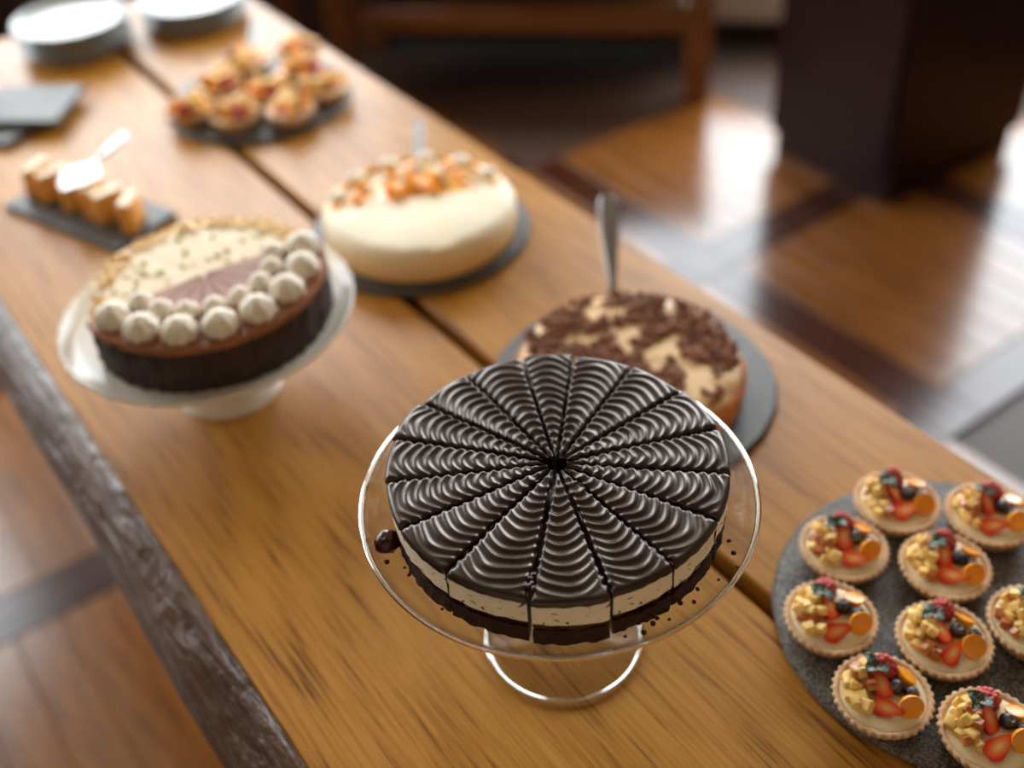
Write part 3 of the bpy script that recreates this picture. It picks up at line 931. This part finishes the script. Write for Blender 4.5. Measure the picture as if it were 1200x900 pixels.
def dollop(r, h):
    prof = [(0.0, 0.0), (r * 0.9, 0.0), (r, h * 0.18), (r * 0.98, h * 0.42), (r * 0.84, h * 0.66), (r * 0.56, h * 0.85), (r * 0.24, h * 0.95), (r * 0.08, h), (0.0, h * 1.02)]
    return MB().lathe(prof, 40, mod=lambda rr, z, a, k: (rr * (1 + 0.07 * cos(8 * a + z * 90)), z))


dol_big = dollop(0.0185, 0.0225).mesh('cream_dollop', MT['whip'], True, 180)
dol_small = dollop(0.0128, 0.0175).mesh('cream_dollop', MT['whip'], True, 180)
bean = MB().blob(0.007, 0.0045, 0.003, 10, 7).mesh('chocolate_piece', MT['choc_piece'], True, 180)
for k in range(ND):
    mid = radians(A0 + DA * (k + 0.5)); half = radians(DA / 2)
    sl = link('slice', None, ck, (0.0022 * cos(mid), 0.0022 * sin(mid), 0), (0, 0, mid))
    obj('sponge', sector(0.127, half, 0, HC - 0.008, 12, 5, 0.002, k * 1.3, 0.003), [MT['choc_side'], MT['choc_side']], sl)
    obj('chocolate_cream', sector(0.1275, half, HC - 0.008, HC, 12, 3, 0.001, k * 2.1), [MT['choc_top'], MT['choc_top']], sl)
    link('cream_dollop', dol_big, sl, (0.106, 0, HC - 0.0002), (0, 0, k), scale=1.0)
    link('cream_dollop', dol_small, sl, (0.0735, 0, HC - 0.0002), (0, 0, k * 2), scale=1.0)
    link('chocolate_piece', bean, sl, (0.094, 0.002, HC + 0.008), (0.2, -0.6, 0.5 * k))

ak = thing('half_almond_cake', 'half of a pale cream cake with almond flakes, behind the chocolate half', 'cake', (ccx, ccy, TT + ZL + 0.0012))
HA = 0.048
pr = [(0.0, 0.0), (0.112, 0.0), (0.1185, 0.002), (0.1195, 0.02), (0.1185, HA - 0.006), (0.114, HA - 0.001), (0.104, HA), (0.05, HA), (0.0, HA)]
obj('cake_body', MB().lathe(pr, 60, a0=radians(-4), a1=radians(176), mod=lambda r, z, a, k: (r, z + (0.0012 * ns(r * 60 * cos(a), r * 60 * sin(a), 2) if z > 0.03 else 0))), MT['butter'], ak)
rnd = random.Random(5); mb = MB()
for i in range(330):
    a = radians(rnd.uniform(-4, 176)); top = rnd.random() < 0.45
    r, z = (rnd.uniform(0.102, 0.118), HA + 0.001) if top else (0.1205, rnd.uniform(0.003, HA - 0.003))
    s = rnd.uniform(0.004, 0.007)
    mb.box(-s, s, -s * 0.6, s * 0.6, -0.0005, 0.0005, M=T(r * cos(a), r * sin(a), z, a + rnd.uniform(-0.5, 0.5), rnd.uniform(-0.5, 0.5), (rnd.uniform(-0.4, 0.4) if top else pi / 2 + rnd.uniform(-0.4, 0.4))))
obj('almond_flakes', mb, MT['almond'], ak, smooth=False, kind='stuff')
mb = MB()
for i in range(30):
    a = radians(rnd.uniform(4, 168)); r = 0.096 * math.sqrt(rnd.random()); s = rnd.uniform(0.0012, 0.0028)
    mb.box(-s, s, -s, s, -s * 0.6, s * 0.6, M=T(r * cos(a), r * sin(a), HA + 0.001, rnd.uniform(0, 3)))
obj('pistachio_bits', mb, MT['pistachio'], ak, smooth=False, kind='stuff')

# ------------------------------------------------------------------ two half cheesecakes on slate
HX, HY = 0.612, 1.122
slate_round('round_slate_board', 'round black slate board under the two half cheesecakes', (0.613, 1.130), 0.149, MT['slate'])
HB = 0.049
CUT = radians(-23.5)
plainc = thing('half_cheesecake', 'plain cream-coloured half cheesecake facing the camera', 'cake', (HX, HY, TT + 0.0095))
pr = [(0.0, 0.0), (0.122, 0.0), (0.127, 0.004), (0.129, 0.02), (0.128, HB - 0.012), (0.122, HB - 0.003), (0.112, HB), (0.05, HB), (0.0, HB)]
obj('cake_body', MB().lathe(pr, 60, a0=CUT - pi + 0.004, a1=CUT - 0.004, mod=lambda r, z, a, k: (r, z + (0.0012 * ns(r * 40 * cos(a), r * 40 * sin(a), 2) if z > 0.03 else 0))), MT['cheese'], plainc)
fc = thing('half_fruit_cheesecake', 'half cheesecake topped with orange fruit, behind the plain half', 'cake', (HX, HY, TT + 0.0095))
HF = 0.044
pr = [(0.0, 0.0), (0.122, 0.0), (0.127, 0.004), (0.128, 0.02), (0.127, HF - 0.008), (0.122, HF - 0.002), (0.112, HF), (0.05, HF), (0.0, HF)]
obj('cake_body', MB().lathe(pr, 60, a0=CUT + 0.004, a1=CUT + pi - 0.004), MT['cheese'], fc)
obj('apricot_glaze', MB().lathe([(0.078, HF + 0.0002), (0.076, HF + 0.0025), (0.04, HF + 0.004), (0.0, HF + 0.004)], 40, a0=CUT + 0.03, a1=CUT + pi - 0.03), MT['orange_glaze'], fc, angle=60)
rnd = random.Random(21)
slice_me = MB().lathe([(0.006, -0.003), (0.012, -0.003), (0.014, 0.0), (0.011, 0.0035), (0.006, 0.002), (0.006, -0.003)], 14, a0=0.2, a1=2.7).mesh('peach_slice', MT['orange_glaze'])
pale_me = MB().lathe([(0.006, -0.003), (0.012, -0.003), (0.014, 0.0), (0.011, 0.0035), (0.006, 0.002), (0.006, -0.003)], 14, a0=0.2, a1=2.7).mesh('peach_slice', MT['pale_fruit'])
for i in range(13):
    a = CUT + radians(7 + i * 13.8)
    link('cream_dollop', dol_small, fc, (0.109 * cos(a), 0.109 * sin(a), HF - 0.0004), (0, 0, i), scale=(0.95, 0.95, 0.6)) if i % 2 else link('peach_slice', slice_me, fc, (0.101 * cos(a), 0.101 * sin(a), HF + 0.0034), (0, 0, a - pi / 2))
for i in range(9):
    a = CUT + radians(14 + i * 19); r = 0.082 + rnd.uniform(-0.006, 0.006)
    link('physalis' if i % 3 else 'peach_slice', phys_half_me if i % 3 else pale_me, fc, (r * cos(a), r * sin(a), HF + 0.008), (rnd.uniform(-0.3, 0.3), rnd.uniform(-0.3, 0.3), a))
for i in range(6):
    a = CUT + radians(20 + i * 28); r = 0.055 + 0.02 * (i % 3 - 1) * 0.7
    link('mint_leaf', leaf_me, fc, (r * cos(a), r * sin(a), HF + 0.0065), (0, rnd.uniform(-0.3, 0), rnd.uniform(0, 6)), scale=1.35)
for i in range(7):
    a = CUT + radians(24 + i * 22); r = 0.026 + 0.02 * (i % 2)
    link('physalis', phys_half_me, fc, (r * cos(a), r * sin(a), HF + 0.0095), (rnd.uniform(-0.5, 0.5), rnd.uniform(-0.5, 0.5), 0), scale=1.2)

# ------------------------------------------------------------------ far slate with heaped fruit tarts
slate_round('round_slate_board', 'far round slate board heaped with orange fruit tarts', (0.625, 1.640), 0.152, MT['slate'])
rnd = random.Random(31)
FAR = [(0.5065, 1.6421), (0.5545, 1.5749), (0.6280, 1.5300), (0.7100, 1.5600), (0.5800, 1.6900), (0.6264, 1.6174), (0.7044, 1.6444), (0.6550, 1.7380), (0.7412, 1.7182)]
FL = ['leftmost fruit tart on the far slate, over the plank gap', 'fruit tart at the front left of the far slate', 'front middle fruit tart on the far slate', 'fruit tart at the front right of the far slate',
      'fruit tart at the back left of the far slate', 'fruit tart in the middle of the far slate', 'fruit tart right of the middle on the far slate', 'fruit tart at the back of the far slate, before the steel handle', 'fruit tart at the back right of the far slate, by the table edge']
for i, (x, y) in enumerate(FAR):
    tart(x, y, TT + 0.0095, FL[i], 'fruit tarts on the far slate', random.Random(300 + i), rnd.uniform(-3, 3), full=False, scale=0.98)

# ------------------------------------------------------------------ slate tray with pastries and a server
d_ = Vector((0.077, -0.205, 0)).normalized(); ang = atan2(d_.y, d_.x)
tx, ty = 0.280, 1.487
mb = MB(); mb.box(-0.122, 0.122, -0.055, 0.055, 0, 0.009, b=0.002)
thing('slate_tray', 'narrow rectangular slate tray with a row of golden pastries', 'slate', (tx, ty, TT), ang, None, mb.mesh('slate_tray', MT['slate'], False))


def wedge_pastry(seed):
    mb = MB().box(-0.011, 0.011, -0.028, 0.028, 0, 0.042, b=0.004)
    mb.v = [(x * (1 - 0.25 * z / 0.042) + 0.004 * ns(y * 40 + seed, z * 30, 1), y * (1 - 0.2 * z / 0.042), z + 0.004 * ns(x * 50, y * 40 + seed, 2) * (z > 0.02)) for x, y, z in mb.v]
    return mb


PL = ['golden pastry piece at the far left end of the slate tray', 'second golden pastry piece from the left on the slate tray', 'golden pastry piece under the bright server blade on the slate tray',
      'upright golden pastry piece right of the server blade', 'golden pastry piece second from the right end of the slate tray', 'golden pastry piece at the near right end of the slate tray']
for i in range(6):
    s = -0.098 + 0.039 * i
    c = Vector((tx, ty, 0)) + d_ * s
    p = thing('pastry_piece', PL[i], 'pastry', (c.x, c.y, TT + 0.0092), ang + (0.15, -0.35, 0.3, 0.55, -0.25, 0.5)[i], 'golden pastry pieces on the slate tray')
    obj('pastry_body', wedge_pastry(i * 3.3), MT['pastry'], p, angle=60)
    obj('icing', MB().box(-0.0085, 0.0085, -0.022, 0.022, 0.0415, 0.0455, b=0.0015), MT['icing'], p)
server('broad bright cake server lying across the pastries on the slate tray', (0.320, 1.518, TT + 0.0585), (0.378, 1.560, TT + 0.060), blade=0.085, wide=0.056, hw=0.0105)

# ------------------------------------------------------------------ plates and slate squares at the far end
def plate_mesh(r):
    pr = smooth_prof([(0.0, 0.0), (r * 0.74, 0.0), (r * 0.80, 0.003), (r * 0.97, 0.0125), (r, 0.0150), (r * 0.985, 0.0162), (r * 0.95, 0.0145), (r * 0.82, 0.0062), (r * 0.74, 0.0045), (0.0, 0.0042)], 3)
    return MB().lathe(pr, 64)


def plate_stack(x, y, r, n, where, group):
    me = plate_mesh(r).mesh('plate', MT['plate'], True, 60)
    nm = ['bottom', 'second', 'third', 'fourth', 'fifth']
    for k in range(n):
        lb = 'topmost white plate of the %s' % where if k == n - 1 else '%s white plate from below in the %s' % (nm[k] if k else 'lowest', where)
        thing('plate', lb, 'plate', (x + 0.0015 * ns(k, x * 9, 1), y + 0.0015 * ns(k, 5, y), TT + 0.0003 + 0.0102 * k), k * 0.7, group, me)


plate_stack(0.472, 2.080, 0.102, 5, 'left plate stack beyond the slate squares', 'white plates in the left stack')
plate_stack(0.690, 2.045, 0.100, 4, 'right plate stack at the far table end', 'white plates in the right stack')


def slate_square(label, x, y, z, rz, sx_, sy, th):
    mb = MB().box(-sx_, sx_, -sy, sy, 0, th, b=0.002)
    thing('slate_square', label, 'slate', (x, y, z), rz, 'slate squares at the left table edge', mb.mesh('slate_square', MT['slate'], False))


slate_square('lower thick slate square, partly under another, at the left picture border', 0.262, 1.845, TT, ang + 0.12, 0.065, 0.055, 0.012)
slate_square('upper slate square resting on another before the left plate stack', 0.312, 1.856, TT + 0.0122, ang + 0.5, 0.075, 0.065, 0.012)
